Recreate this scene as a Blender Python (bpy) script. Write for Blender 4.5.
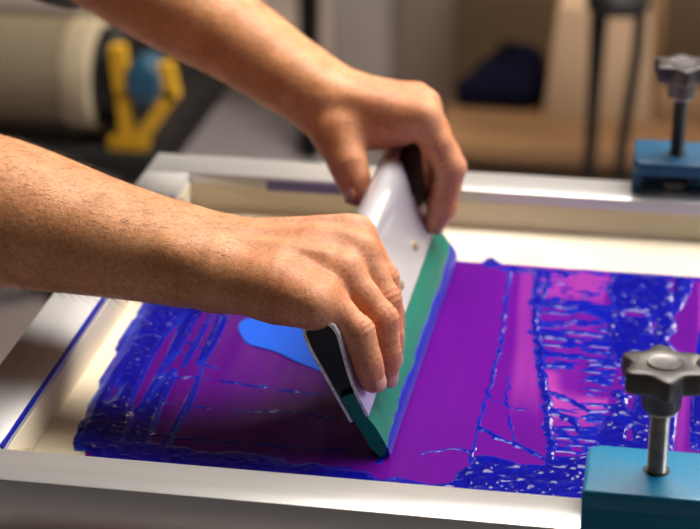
import bpy, bmesh, math, random
import numpy as np
from mathutils import Vector

random.seed(7)
rng = np.random.default_rng(11)
for o in list(bpy.data.objects):
    bpy.data.objects.remove(o)
scene = bpy.context.scene
COL = scene.collection

# ------------------------------------------------------------------ camera
PITCH = math.radians(23.516)
YAW = math.radians(9.731)
cd = bpy.data.cameras.new('camera')
cd.sensor_width = 36.0
cd.lens = 1989.0 / 700.0 * 36.0
cd.clip_start = 0.02
cd.dof.use_dof = True
cd.dof.focus_distance = 1.125
cd.dof.aperture_fstop = 7.1
cam = bpy.data.objects.new('camera', cd)
cam.location = (0, 0, 0.57)
cam.rotation_euler = (math.pi / 2 - PITCH, 0, YAW)
COL.objects.link(cam)
scene.camera = cam

# ------------------------------------------------------------------ world, lights, exposure
world = bpy.data.worlds.new('world')
scene.world = world
world.use_nodes = True
bg = world.node_tree.nodes['Background']
bg.inputs[0].default_value = (1.0, 0.93, 0.86, 1)
bg.inputs[1].default_value = 0.09
scene.view_settings.view_transform = 'Standard'
scene.view_settings.look = 'None'
scene.view_settings.gamma = 1.0
scene.view_settings.use_curve_mapping = False
scene.view_settings.exposure = 0.0


def area_light(name, loc, target, size, size_y, power, color):
    ld = bpy.data.lights.new(name, 'AREA')
    ld.shape = 'RECTANGLE'
    ld.size = size
    ld.size_y = size_y
    ld.energy = power
    ld.color = color
    o = bpy.data.objects.new(name, ld)
    o.location = loc
    o.rotation_euler = (Vector(target) - Vector(loc)).to_track_quat('-Z', 'Y').to_euler()
    COL.objects.link(o)
    return o


area_light('ceiling_lamp_light', (0.25, 1.85, 1.64), (0.10, 1.45, 0.0), 1.5, 1.1, 76, (1.0, 0.93, 0.86))
area_light('right_fill_light', (2.2, 1.5, 1.0), (-0.2, 1.1, 0.0), 1.0, 1.0, 30, (0.86, 0.92, 1.0))  # added cool fill from the right, not a real window
area_light('background_fill_light', (1.2, 4.6, 1.60), (-0.5, 3.6, -0.9), 1.0, 0.5, 62, (1.0, 0.82, 0.62))  # added light to brighten the background, no such lamp known
area_light('pendant_lamp_light', (-0.90, 4.40, 1.185), (-0.90, 4.30, -0.9), 0.10, 0.10, 4, (1.0, 0.66, 0.36))


# ------------------------------------------------------------------ materials
def new_mat(name):
    m = bpy.data.materials.new(name)
    m.use_nodes = True
    nt = m.node_tree
    return m, nt, nt.nodes['Principled BSDF']


def setp(b, **kw):
    for k, v in kw.items():
        k = k.replace('_', ' ')
        if k in b.inputs:
            b.inputs[k].default_value = v


def mat(name, color, rough=0.5, metal=0.0, noise=0.0, nscale=40.0, bump=0.0, bscale=200.0, stretch=(1, 1, 1), color2=None, coat=0.0, **kw):
    m, nt, b = new_mat(name)
    N, L = nt.nodes, nt.links
    c = tuple(color) + (1,)
    setp(b, Roughness=rough, Metallic=metal, **kw)
    b.inputs['Base Color'].default_value = c
    if coat:
        b.inputs['Coat Weight'].default_value = coat
        b.inputs['Coat Roughness'].default_value = 0.1
    tc = N.new('ShaderNodeTexCoord')
    mp = N.new('ShaderNodeMapping')
    mp.inputs['Scale'].default_value = stretch
    L.new(tc.outputs['Object'], mp.inputs[0])
    if noise or color2:
        n = N.new('ShaderNodeTexNoise')
        n.inputs['Scale'].default_value = nscale
        n.inputs['Detail'].default_value = 6
        L.new(mp.outputs[0], n.inputs['Vector'])
        r = N.new('ShaderNodeValToRGB')
        r.color_ramp.elements[0].position = 0.3
        r.color_ramp.elements[1].position = 0.7
        c2 = tuple(color2) + (1,) if color2 else tuple(x * (1 - noise) for x in color) + (1,)
        r.color_ramp.elements[0].color = c2
        r.color_ramp.elements[1].color = c
        L.new(n.outputs['Fac'], r.inputs[0])
        L.new(r.outputs[0], b.inputs['Base Color'])
    if bump:
        n2 = N.new('ShaderNodeTexNoise')
        n2.inputs['Scale'].default_value = bscale
        n2.inputs['Detail'].default_value = 4
        L.new(mp.outputs[0], n2.inputs['Vector'])
        bp = N.new('ShaderNodeBump')
        bp.inputs['Strength'].default_value = bump
        bp.inputs['Distance'].default_value = 0.001
        L.new(n2.outputs['Fac'], bp.inputs['Height'])
        L.new(bp.outputs[0], b.inputs['Normal'])
    return m


def skin_mat():
    m, nt, b = new_mat('skin')
    N, L = nt.nodes, nt.links
    tc = N.new('ShaderNodeTexCoord')
    n1 = N.new('ShaderNodeTexNoise'); n1.inputs['Scale'].default_value = 45; n1.inputs['Detail'].default_value = 5
    L.new(tc.outputs['Object'], n1.inputs['Vector'])
    r = N.new('ShaderNodeValToRGB')
    r.color_ramp.elements[0].position = 0.32; r.color_ramp.elements[1].position = 0.68
    r.color_ramp.elements[0].color = (0.53, 0.215, 0.083, 1)
    r.color_ramp.elements[1].color = (0.67, 0.315, 0.145, 1)
    L.new(n1.outputs['Fac'], r.inputs[0])
    at = N.new('ShaderNodeAttribute'); at.attribute_name = 'red'
    mx = N.new('ShaderNodeMix'); mx.data_type = 'RGBA'
    mx.inputs['B'].default_value = (0.60, 0.14, 0.10, 1)
    L.new(at.outputs['Fac'], mx.inputs['Factor'])
    L.new(r.outputs[0], mx.inputs['A'])
    # small freckles
    n3 = N.new('ShaderNodeTexNoise'); n3.inputs['Scale'].default_value = 420; n3.inputs['Detail'].default_value = 2
    L.new(tc.outputs['Object'], n3.inputs['Vector'])
    mr = N.new('ShaderNodeMapRange'); mr.inputs['From Min'].default_value = 0.4; mr.inputs['From Max'].default_value = 0.75
    mr.inputs['To Min'].default_value = 1.06; mr.inputs['To Max'].default_value = 0.72
    L.new(n3.outputs['Fac'], mr.inputs['Value'])
    ml = N.new('ShaderNodeMix'); ml.data_type = 'RGBA'; ml.blend_type = 'MULTIPLY'; ml.inputs['Factor'].default_value = 1
    L.new(mx.outputs['Result'], ml.inputs['A']); L.new(mr.outputs[0], ml.inputs['B'])
    L.new(ml.outputs['Result'], b.inputs['Base Color'])
    setp(b, Roughness=0.52)
    b.inputs['Specular IOR Level'].default_value = 0.38
    b.inputs['Subsurface Weight'].default_value = 0.18
    b.inputs['Subsurface Radius'].default_value = (1.0, 0.35, 0.2)
    b.inputs['Subsurface Scale'].default_value = 0.006
    v = N.new('ShaderNodeTexVoronoi'); v.inputs['Scale'].default_value = 900
    L.new(tc.outputs['Object'], v.inputs['Vector'])
    n2 = N.new('ShaderNodeTexNoise'); n2.inputs['Scale'].default_value = 260; n2.inputs['Detail'].default_value = 5
    L.new(tc.outputs['Object'], n2.inputs['Vector'])
    ad = N.new('ShaderNodeMath'); ad.operation = 'MULTIPLY_ADD'; ad.inputs[1].default_value = 0.4
    L.new(v.outputs['Distance'], ad.inputs[0]); L.new(n2.outputs['Fac'], ad.inputs[2])
    bp = N.new('ShaderNodeBump'); bp.inputs['Strength'].default_value = 0.35; bp.inputs['Distance'].default_value = 0.0009
    L.new(ad.outputs[0], bp.inputs['Height']); L.new(bp.outputs[0], b.inputs['Normal'])
    return m


def attr_mat(name, attr, stops, rough, coat=0.0, bump=0.0, bscale=500, spec=0.5, stretch=(1, 1, 1)):
    """colour from a per-vertex attribute through a ramp"""
    m, nt, b = new_mat(name)
    N, L = nt.nodes, nt.links
    at = N.new('ShaderNodeAttribute'); at.attribute_name = attr
    r = N.new('ShaderNodeValToRGB')
    while len(r.color_ramp.elements) < len(stops):
        r.color_ramp.elements.new(0.5)
    for e, (p, c) in zip(r.color_ramp.elements, stops):
        e.position = p; e.color = tuple(c) + (1,)
    L.new(at.outputs['Fac'], r.inputs[0]); L.new(r.outputs[0], b.inputs['Base Color'])
    setp(b, Roughness=rough)
    b.inputs['Specular IOR Level'].default_value = spec
    b.inputs['Coat Weight'].default_value = coat
    b.inputs['Coat Roughness'].default_value = 0.08
    if bump:
        tc = N.new('ShaderNodeTexCoord')
        mp = N.new('ShaderNodeMapping'); mp.inputs['Scale'].default_value = stretch
        L.new(tc.outputs['Object'], mp.inputs[0])
        n = N.new('ShaderNodeTexNoise'); n.inputs['Scale'].default_value = bscale; n.inputs['Detail'].default_value = 4
        L.new(mp.outputs[0], n.inputs['Vector'])
        bp = N.new('ShaderNodeBump'); bp.inputs['Strength'].default_value = bump; bp.inputs['Distance'].default_value = 0.001
        L.new(n.outputs['Fac'], bp.inputs['Height']); L.new(bp.outputs[0], b.inputs['Normal'])
    return m


M = {}
M['skin'] = skin_mat()
M['nail'] = mat('nail', (0.62, 0.30, 0.20), 0.3)
M['hair'] = mat('hair', (0.07, 0.035, 0.016), 0.5)
M['alu'] = mat('brushed_aluminium', (0.80, 0.79, 0.78), 0.38, 0.75, noise=0.16, nscale=14, bump=0.12, bscale=60, stretch=(1, 1, 1))
M['aluX'] = mat('brushed_aluminium_lengthwise', (0.74, 0.735, 0.73), 0.30, 0.60, noise=0.25, nscale=30, bump=0.18, bscale=90, stretch=(0.06, 1, 1))
M['aluY'] = mat('brushed_aluminium_crosswise', (0.56, 0.56, 0.56), 0.50, 0.30, noise=0.25, nscale=24, bump=0.15, bscale=90, stretch=(1, 0.12, 1))
M['sqmetal'] = mat('anodised_holder', (0.78, 0.79, 0.86), 0.30, 0.65, noise=0.14, nscale=24, bump=0.06, bscale=60, stretch=(1, 0.2, 1))
M['worn'] = mat('worn_metal_edge', (0.85, 0.80, 0.74), 0.4, 0.5, noise=0.45, nscale=350, bump=0.4, bscale=600)
M['black'] = mat('black_plastic', (0.009, 0.009, 0.010), 0.5, noise=0.3, nscale=60, Specular_IOR_Level=0.3)
M['knob'] = mat('knob_plastic', (0.050, 0.046, 0.044), 0.42, noise=0.35, nscale=130, bump=0.25, bscale=500)
M['cap'] = mat('knob_cap', (0.16, 0.15, 0.15), 0.35, 0.3, noise=0.3, nscale=150)
M['steel'] = mat('stud_steel', (0.42, 0.40, 0.37), 0.34, 0.85, noise=0.4, nscale=160)
M['brass'] = mat('bolt_brass', (0.62, 0.50, 0.28), 0.35, 0.8, noise=0.2, nscale=300)
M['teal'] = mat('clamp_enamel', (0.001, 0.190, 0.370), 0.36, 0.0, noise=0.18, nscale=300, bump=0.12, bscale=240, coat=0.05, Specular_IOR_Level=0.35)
M['teal_dimmed'] = mat('clamp_enamel_dimmed', (0.004, 0.085, 0.19), 0.40, 0.0, noise=0.35, nscale=120, bump=0.15, bscale=240)  # same clamp enamel darkened, the far clamp's lower light put into the colour
M['darksteel'] = mat('dark_steel', (0.06, 0.06, 0.06), 0.4, 0.7, noise=0.3, nscale=120)  # darker steel for the far stud
M['green'] = mat('blade_urethane', (0.0, 0.165, 0.115), 0.40, Specular_IOR_Level=0.3, noise=0.25, nscale=50, stretch=(1, 0.15, 1))
M['mesh'] = mat('screen_fabric', (0.80, 0.73, 0.60), 0.6, color2=(0.70, 0.60, 0.42), nscale=9, bump=0.1, bscale=900)
M['residue'] = mat('rail_residue', (0.62, 0.56, 0.45), 0.6, color2=(0.50, 0.44, 0.30), nscale=40, stretch=(0.15, 1, 1))
M['tape'] = mat('corner_tape', (0.72, 0.62, 0.36), 0.35, noise=0.3, nscale=80)
M['skyblue'] = mat('open_stencil_blue', (0.004, 0.090, 0.64), 0.6, Specular_IOR_Level=0.15)
M['ink'] = attr_mat('wet_ink', 'thick', [(0.0, (0.10, 0.22, 0.62)), (0.22, (0.010, 0.034, 0.38)), (0.5, (0.003, 0.006, 0.29)), (1.0, (0.002, 0.002, 0.19))], 0.17, coat=0.0, bump=0.10, bscale=420, spec=0.15)
M['inkcoat'] = mat('blade_ink', (0.004, 0.010, 0.30), 0.32, bump=0.15, bscale=300, Specular_IOR_Level=0.18)
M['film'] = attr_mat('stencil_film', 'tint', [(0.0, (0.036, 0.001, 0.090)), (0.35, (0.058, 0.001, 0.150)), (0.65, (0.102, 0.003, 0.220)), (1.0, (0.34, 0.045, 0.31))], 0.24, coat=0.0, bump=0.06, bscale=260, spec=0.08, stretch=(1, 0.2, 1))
M['floor'] = mat('concrete_floor', (0.62, 0.55, 0.56), 0.6, color2=(0.52, 0.455, 0.46), nscale=1.4, bump=0.1, bscale=30)
M['wall'] = mat('plaster_wall', (0.26, 0.22, 0.19), 0.8, noise=0.1, nscale=2)
M['ceil'] = mat('ceiling_paint', (0.16, 0.15, 0.14), 0.9, noise=0.05, nscale=3)
M['darkmetal'] = mat('dark_metal', (0.009, 0.008, 0.008), 0.65, 0.0, noise=0.3, nscale=20, Specular_IOR_Level=0.2)
M['yellow'] = mat('yellow_plastic', (0.62, 0.33, 0.006), 0.6, noise=0.2, nscale=30)
M['bluehub'] = mat('blue_hub', (0.012, 0.07, 0.13), 0.45, noise=0.3, nscale=30)
M['rollcap'] = mat('roll_edge', (0.42, 0.34, 0.22), 0.7, noise=0.2, nscale=30)
M['card'] = mat('cardboard', (0.30, 0.175, 0.085), 0.8, color2=(0.25, 0.14, 0.065), nscale=4)
M['cardpale'] = mat('pale_cardboard', (0.46, 0.31, 0.19), 0.8, color2=(0.41, 0.27, 0.16), nscale=4)
M['carddark'] = mat('dark_cardboard', (0.085, 0.048, 0.018), 0.8, color2=(0.065, 0.036, 0.013), nscale=4)
M['navy'] = mat('navy_cloth', (0.004, 0.004, 0.014), 0.95, noise=0.3, nscale=30, Specular_IOR_Level=0.08)
M['wood'] = mat('bench_wood', (0.30, 0.16, 0.070), 0.55, color2=(0.19, 0.095, 0.038), nscale=14, stretch=(0.15, 1, 1))
M['woodtable'] = mat('table_plywood', (0.24, 0.18, 0.12), 0.55, color2=(0.19, 0.135, 0.08), nscale=14, stretch=(0.15, 1, 1))
M['redcloth'] = mat('red_rag', (0.20, 0.01, 0.012), 0.9, noise=0.3, nscale=60)
M['greycab'] = mat('grey_laminate', (0.50, 0.44, 0.40), 0.6, noise=0.1, nscale=3)
M['browncab'] = mat('brown_laminate', (0.30, 0.225, 0.175), 0.6, noise=0.15, nscale=3)
M['shirt'] = mat('shirt_cotton', (0.05, 0.052, 0.06), 0.9, noise=0.2, nscale=200)
M['denim'] = mat('trouser_denim', (0.03, 0.045, 0.09), 0.9, noise=0.3, nscale=200)
ml, nt_, b_ = new_mat('lamp_diffuser')
b_.inputs['Emission Color'].default_value = (1, 0.9, 0.78, 1); b_.inputs['Emission Strength'].default_value = 5.0
M['lamp'] = ml


def roll_mat():
    m, nt, b = new_mat('woven_roll')
    N, L = nt.nodes, nt.links
    uv = N.new('ShaderNodeTexCoord')
    br = N.new('ShaderNodeTexBrick')
    br.offset = 0.0
    br.inputs['Scale'].default_value = 130
    br.inputs['Color1'].default_value = (0.07, 0.05, 0.028, 1); br.inputs['Color2'].default_value = (0.08, 0.06, 0.034, 1)
    br.inputs['Mortar'].default_value = (0.27, 0.21, 0.13, 1)
    br.inputs['Mortar Size'].default_value = 0.14
    br.inputs['Brick Width'].default_value = 1.0; br.inputs['Row Height'].default_value = 1.0
    mp = N.new('ShaderNodeMapping'); mp.inputs['Scale'].default_value = (1, 1, 1)
    L.new(uv.outputs['UV'], mp.inputs[0]); L.new(mp.outputs[0], br.inputs['Vector'])
    L.new(br.outputs['Color'], b.inputs['Base Color'])
    setp(b, Roughness=0.75)
    return m


M['roll'] = roll_mat()

# ------------------------------------------------------------------ object helpers
def tag(o, label=None, cat=None, group=None, kind=None):
    if label: o['label'] = label
    if cat: o['category'] = cat
    if group: o['group'] = group
    if kind: o['kind'] = kind
    return o


def empty(name, loc, label=None, cat=None, group=None):
    o = bpy.data.objects.new(name, None)
    o.location = loc
    o.empty_display_size = 0.02
    COL.objects.link(o)
    return tag(o, label, cat, group)


def link(name, me, m, parent=None, smooth=True):
    if m: me.materials.append(m)
    if smooth:
        me.polygons.foreach_set('use_smooth', np.ones(len(me.polygons), bool))
    o = bpy.data.objects.new(name, me)
    COL.objects.link(o)
    if parent is not None:
        o.parent = parent
        P = Vector((0, 0, 0)); q = parent
        while q is not None:
            P += q.location; q = q.parent
        o.location = -P          # meshes are written in world coordinates
    return o


def from_bm(name, bm, m, parent=None, smooth=False):
    bmesh.ops.recalc_face_normals(bm, faces=bm.faces)
    me = bpy.data.meshes.new(name); bm.to_mesh(me); bm.free()
    o = link(name, me, m, parent, smooth)
    return o


def auto(o, ang=40):
    me = o.data
    me.polygons.foreach_set('use_smooth', np.ones(len(me.polygons), bool))
    bm = bmesh.new(); bm.from_mesh(me)
    for e in bm.edges:
        if len(e.link_faces) == 2 and e.calc_face_angle(0) > math.radians(ang):
            e.smooth = False
    bm.to_mesh(me); bm.free()
    return o


def box_bm(x0, x1, y0, y1, z0, z1, bev=0.0, seg=2, bm=None):
    bm2 = bmesh.new()
    bmesh.ops.create_cube(bm2, size=1)
    for v in bm2.verts:
        v.co = ((x0 + x1) / 2 + v.co.x * (x1 - x0), (y0 + y1) / 2 + v.co.y * (y1 - y0), (z0 + z1) / 2 + v.co.z * (z1 - z0))
    if bev:
        bmesh.ops.bevel(bm2, geom=bm2.edges[:], offset=bev, segments=seg, affect='EDGES', profile=0.5)
    if bm is None: return bm2
    me = bpy.data.meshes.new('t'); bm2.to_mesh(me); bm2.free(); bm.from_mesh(me); bpy.data.meshes.remove(me)
    return bm


def box(name, x0, x1, y0, y1, z0, z1, m, parent=None, bev=0.0, seg=2):
    o = from_bm(name, box_bm(x0, x1, y0, y1, z0, z1, bev, seg), m, parent)
    if bev: auto(o)
    return o


def loft(name, rings, m, parent=None, closed=True, caps=True, ang=40):
    """rings: list of lists of 3D points"""
    bm = bmesh.new()
    R = [[bm.verts.new(p) for p in r] for r in rings]
    n = len(R[0])
    for a, b in zip(R[:-1], R[1:]):
        for i in range(n if closed else n - 1):
            j = (i + 1) % n
            bm.faces.new((a[i], a[j], b[j], b[i]))
    if caps and closed:
        bm.faces.new(R[0][::-1]); bm.faces.new(R[-1])
    return auto(from_bm(name, bm, m, parent), ang)


def lathe(name, prof, cx, cy, m, parent=None, n=40, lobe=None, ang=40):
    rings = []
    for r, z in prof:
        ring = []
        for i in range(n):
            t = 2 * math.pi * i / n
            k = lobe(t, r) if lobe else 1.0
            ring.append((cx + r * k * math.cos(t), cy + r * k * math.sin(t), z))
        rings.append(ring)
    return loft(name, rings, m, parent, ang=ang)


def tube(name, pts, rad, m, parent=None, n=12):
    pts = [Vector(p) for p in pts]
    rings = []
    for i, p in enumerate(pts):
        d = (pts[min(i + 1, len(pts) - 1)] - pts[max(i - 1, 0)]).normalized()
        a = d.cross(Vector((0.13, 0.97, 0.21))).normalized(); b = d.cross(a)
        r = rad[i] if isinstance(rad, (list, tuple)) else rad
        rings.append([p + r * (math.cos(2 * math.pi * k / n) * a + math.sin(2 * math.pi * k / n) * b) for k in range(n)])
    return loft(name, rings, m, parent)


def mesh_np(name, V, F, m, parent=None, smooth=True, attrs=None):
    me = bpy.data.meshes.new(name)
    V = np.asarray(V, np.float32); F = np.asarray(F, np.int32)
    k = F.shape[1]
    me.vertices.add(len(V)); me.vertices.foreach_set('co', V.ravel())
    me.loops.add(F.size); me.loops.foreach_set('vertex_index', F.ravel())
    me.polygons.add(len(F))
    me.polygons.foreach_set('loop_start', np.arange(0, F.size, k, dtype=np.int32))
    me.polygons.foreach_set('loop_total', np.full(len(F), k, np.int32))
    me.update(calc_edges=True)
    me.validate()
    for nme, val in (attrs or {}).items():
        a = me.attributes.new(nme, 'FLOAT', 'POINT')
        a.data.foreach_set('value', np.asarray(val, np.float32))
    return link(name, me, m, parent, smooth)


# ------------------------------------------------------------------ implicit-surface helpers
def smin(a, b, k):
    h = np.maximum(k - np.abs(a - b), 0.0) / k
    return np.minimum(a, b) - h * h * k * 0.25


class Field:
    def __init__(self, lo, hi, vox):
        self.lo = np.array(lo, float); self.vox = vox
        self.n = np.ceil((np.array(hi) - self.lo) / vox).astype(int) + 1
        self.ax = [(self.lo[i] + vox * np.arange(self.n[i])).astype(np.float32) for i in range(3)]
        self.big = 0.05

    def blank(self):
        return np.full(self.n, self.big, np.float32)

    def box(self, lo, hi):
        a = np.clip(np.floor((np.array(lo) - self.lo) / self.vox).astype(int), 0, self.n)
        b = np.clip(np.ceil((np.array(hi) - self.lo) / self.vox).astype(int) + 1, 0, self.n)
        return tuple(slice(i, j) for i, j in zip(a, b))

    def cone(self, D, a, b, ra, rb, k, pad=0.02):
        a = np.array(a, float); b = np.array(b, float); r = max(ra, rb) + pad
        s = self.box(np.minimum(a, b) - r, np.maximum(a, b) + r)
        x = self.ax[0][s[0]][:, None, None]; y = self.ax[1][s[1]][None, :, None]; z = self.ax[2][s[2]][None, None, :]
        ab = b - a; L2 = float(ab @ ab) + 1e-12
        t = np.clip(((x - a[0]) * ab[0] + (y - a[1]) * ab[1] + (z - a[2]) * ab[2]) / L2, 0, 1)
        d = np.sqrt((x - a[0] - t * ab[0]) ** 2 + (y - a[1] - t * ab[1]) ** 2 + (z - a[2] - t * ab[2]) ** 2) - (ra + (rb - ra) * t)
        D[s] = smin(D[s], d.astype(np.float32), k)

    def mesh(self, D):
        ins = D < 0
        n = self.n
        c = [ins[i:n[0] - 1 + i, j:n[1] - 1 + j, k:n[2] - 1 + k] for i in (0, 1) for j in (0, 1) for k in (0, 1)]
        anyv = c[0].copy(); allv = c[0].copy()
        for q in c[1:]:
            anyv |= q; allv &= q
        act = anyv & ~allv
        I = np.argwhere(act)
        idx = np.full(act.shape, -1, np.int32); idx[act] = np.arange(len(I))
        off = np.array([(i, j, k) for i in (0, 1) for j in (0, 1) for k in (0, 1)])
        vals = np.stack([D[I[:, 0] + o[0], I[:, 1] + o[1], I[:, 2] + o[2]] for o in off], 1)
        acc = np.zeros((len(I), 3)); cnt = np.zeros(len(I))
        for p in range(8):
            for q in range(p + 1, 8):
                if np.abs(off[p] - off[q]).sum() != 1: continue
                va, vb = vals[:, p], vals[:, q]
                mk = (va < 0) != (vb < 0)
                t = np.where(mk, va / np.where(mk, va - vb, 1), 0)
                acc += np.where(mk[:, None], off[p] + t[:, None] * (off[q] - off[p]), 0); cnt += mk
        V = self.lo + self.vox * (I + acc / cnt[:, None])
        Fs = []
        for ax in range(3):
            sl0 = [slice(1, -1)] * 3; sl1 = [slice(1, -1)] * 3
            sl0[ax] = slice(0, -1); sl1[ax] = slice(1, None)
            e = ins[tuple(sl0)] != ins[tuple(sl1)]
            E_ = np.argwhere(e)
            fl = ins[tuple(sl0)][e]
            base = E_.copy()
            for b_ in range(3):
                if b_ != ax: base[:, b_] += 1
            u, w = [(1, 2), (2, 0), (0, 1)][ax]
            def cell(du, dw):
                q = base.copy(); q[:, u] -= du; q[:, w] -= dw
                return idx[q[:, 0], q[:, 1], q[:, 2]]
            Q = np.stack([cell(1, 1), cell(0, 1), cell(0, 0), cell(1, 0)], 1)
            Q[~fl] = Q[~fl][:, ::-1]
            Fs.append(Q)
        return V, np.concatenate(Fs)


def vnormals(V, F):
    n = np.cross(V[F[:, 2]] - V[F[:, 0]], V[F[:, 3]] - V[F[:, 1]])
    N = np.zeros_like(V)
    for i in range(4): np.add.at(N, F[:, i], n)
    return N / (np.linalg.norm(N, axis=1, keepdims=True) + 1e-12)


def relax(V, F, it, lam=0.5):
    E_ = np.concatenate([F[:, [0, 1]], F[:, [1, 2]], F[:, [2, 3]], F[:, [3, 0]]])
    deg = np.bincount(E_[:, 0], minlength=len(V)) + np.bincount(E_[:, 1], minlength=len(V))
    for _ in range(it):
        S = np.zeros_like(V)
        for k in range(3):
            S[:, k] = np.bincount(E_[:, 0], V[E_[:, 1], k], len(V)) + np.bincount(E_[:, 1], V[E_[:, 0], k], len(V))
        V = V + lam * (S / deg[:, None] - V)
    return V


# =================================================================== ROOM
FLOOR = -0.87
CEIL = 1.75
def struct(name, *a, **k):
    return tag(box(name, *a, **k), kind='structure')


struct('floor', -3.5, 3.5, -1.0, 7.0, FLOOR - 0.05, FLOOR, M['floor'])
struct('wall_back', -3.5, 3.5, 7.0, 7.1, FLOOR, CEIL, M['wall'])
struct('wall_left', -3.6, -3.5, -1.0, 7.1, FLOOR, CEIL, M['wall'])
struct('ceiling', -3.6, 3.5, -1.0, 7.1, CEIL, CEIL + 0.05, M['ceil'])


def ceiling_lamp(x, y, sx, sy, label):
    e = empty('ceiling_lamp', (x, y, CEIL - 0.06), label, 'ceiling lamp')
    bm = bmesh.new()
    for a, b, c, d in ((-sx, sx, -sy, -sy + 0.02), (-sx, sx, sy - 0.02, sy), (-sx, -sx + 0.02, -sy, sy), (sx - 0.02, sx, -sy, sy)):
        box_bm(x + a, x + b, y + c, y + d, CEIL - 0.07, CEIL, bm=bm)
    from_bm('housing', bm, M['alu'], e)
    box('diffuser', x - sx + 0.02, x + sx - 0.02, y - sy + 0.02, y + sy - 0.02, CEIL - 0.05, CEIL - 0.035, M['lamp'], e)


ceiling_lamp(0.25, 1.85, 0.75, 0.55, 'wide ceiling lamp panel above the printing screen')
ceiling_lamp(1.2, 4.6, 0.55, 0.28, 'added ceiling lamp panel that brightens the boxes at the back')  # added panel that goes with the background fill

pend = empty('pendant_lamp', (-0.90, 4.40, CEIL), 'small warm pendant lamp hanging at the back of the workshop', 'lamp')
lathe('cord', [(0.004, 1.30), (0.004, CEIL)], -0.90, 4.40, M['black'], pend, 10)
lathe('shade', [(0.105, 1.20), (0.100, 1.225), (0.060, 1.27), (0.020, 1.30), (0.018, 1.298), (0.057, 1.266), (0.095, 1.222), (0.100, 1.199)], -0.90, 4.40, M['darkmetal'], pend, 36)

# =================================================================== SCREEN FRAME
XL0, XL1 = -0.395, -0.360
YN0, YN1, YF0, YF1 = 0.902, 0.936, 1.376, 1.415
XR0, XR1 = 0.215, 0.250
ZT, ZB = 0.030, -0.003
frame = empty('screen_frame', (-0.07, 1.16, ZB), 'aluminium screen printing frame with stretched cream mesh under purple stencil', 'frame')
box('rail', XL0, XR1, YN0, YN1, ZB, ZT, M['aluX'], frame, 0.0018)
box('rail', XL0, XR1, YF0, YF1, ZB, ZT, M['aluX'], frame, 0.0018)
box('rail', XL0, XL1, YN1 + 0.0003, YF0 - 0.0003, ZB, ZT, M['aluY'], frame, 0.0018)
box('rail', XR0, XR1, YN1 + 0.0003, YF0 - 0.0003, ZB, ZT, M['aluY'], frame, 0.0018)
box('screen_mesh', XL1 - 0.002, XR0 + 0.002, YN1 - 0.002, YF0 + 0.002, -0.002, 0.0, M['mesh'], frame)
# dried emulsion residue on the inner faces of the far and left rail
residue = box('emulsion_residue', XL1, XR0, YF0 - 0.0006, YF0 + 0.001, 0.0002, 0.021, M['residue'], frame)
box('emulsion_residue', XL1 - 0.001, XL1 + 0.0006, YN1, YF0, 0.0002, 0.023, M['mesh'], frame)


def noise2(x, y, sx, sy, seed):
    """smooth value noise, feature size sx, sy in metres"""
    r = np.random.default_rng(seed).random((257, 257))
    fx = np.asarray(x) / sx + 40.3; fy = np.asarray(y) / sy + 17.7
    ix = np.floor(fx).astype(int); iy = np.floor(fy).astype(int)
    tx = fx - ix; ty = fy - iy
    tx = tx * tx * (3 - 2 * tx); ty = ty * ty * (3 - 2 * ty)
    a = r[ix % 257, iy % 257]; b = r[(ix + 1) % 257, iy % 257]
    c = r[ix % 257, (iy + 1) % 257]; d = r[(ix + 1) % 257, (iy + 1) % 257]
    return (a * (1 - tx) + b * tx) * (1 - ty) + (c * (1 - tx) + d * tx) * ty


def sstep(a, b, x):
    t = np.clip((x - a) / (b - a), 0, 1)
    return t * t * (3 - 2 * t)


def seg_dist(X, Y, p, q):
    px, py = q[0] - p[0], q[1] - p[1]
    L2 = px * px + py * py
    t = np.clip(((X - p[0]) * px + (Y - p[1]) * py) / L2, 0, 1)
    return np.hypot(X - p[0] - t * px, Y - p[1] - t * py), t


def poly_dist(X, Y, pts):
    D = np.full(X.shape, 9.0)
    for p, q in zip(pts[:-1], pts[1:]):
        D = np.minimum(D, seg_dist(X, Y, p, q)[0])
    return D


# edge lines of the inked area (world x as a function of y)
def left_edge(Y):
    return np.interp(Y, [0.98, 1.005, 1.06, 1.112, 1.215, 1.31], [-0.330, -0.339, -0.345, -0.3485, -0.3495, -0.3500])


def line_a(Y):
    return np.interp(Y, [1.02, 1.177, 1.292], [-0.1036, -0.1010, -0.1064])


def line_b(Y):
    return np.interp(Y, [1.022, 1.09, 1.16, 1.236, 1.30], [-0.0558, -0.0640, -0.0740, -0.0838, -0.0870])


def zone_l(Y):
    return np.interp(Y, [1.03, 1.0445, 1.11, 1.20, 1.264, 1.305], [-0.045, -0.032, -0.0254, -0.030, -0.036, -0.034])


FAR_INK = 1.3066
# ---- purple stencil film
gx = np.linspace(-0.349, 0.213, 282); gy = np.linspace(0.938, 1.3095, 187)
X, Y = np.meshgrid(gx, gy, indexing='ij')
Xw = np.maximum(X, left_edge(Y) + 0.004 + 0.003 * noise2(X, Y, 0.01, 0.01, 5))
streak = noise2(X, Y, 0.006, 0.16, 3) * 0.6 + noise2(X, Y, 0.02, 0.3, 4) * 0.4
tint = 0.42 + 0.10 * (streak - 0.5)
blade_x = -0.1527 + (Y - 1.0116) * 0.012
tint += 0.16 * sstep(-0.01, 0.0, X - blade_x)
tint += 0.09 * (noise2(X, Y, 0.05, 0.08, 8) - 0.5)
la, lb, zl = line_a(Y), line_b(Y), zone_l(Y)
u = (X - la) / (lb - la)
sheen_strip = sstep(0.22, 0.55, u) * (1 - sstep(0.80, 0.98, u)) * sstep(1.04, 1.13, Y)
tint += 0.22 * sheen_strip * (0.7 + 0.6 * noise2(X, Y, 0.006, 0.12, 9))  # pink sheen of reflected light painted into the film tint
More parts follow.
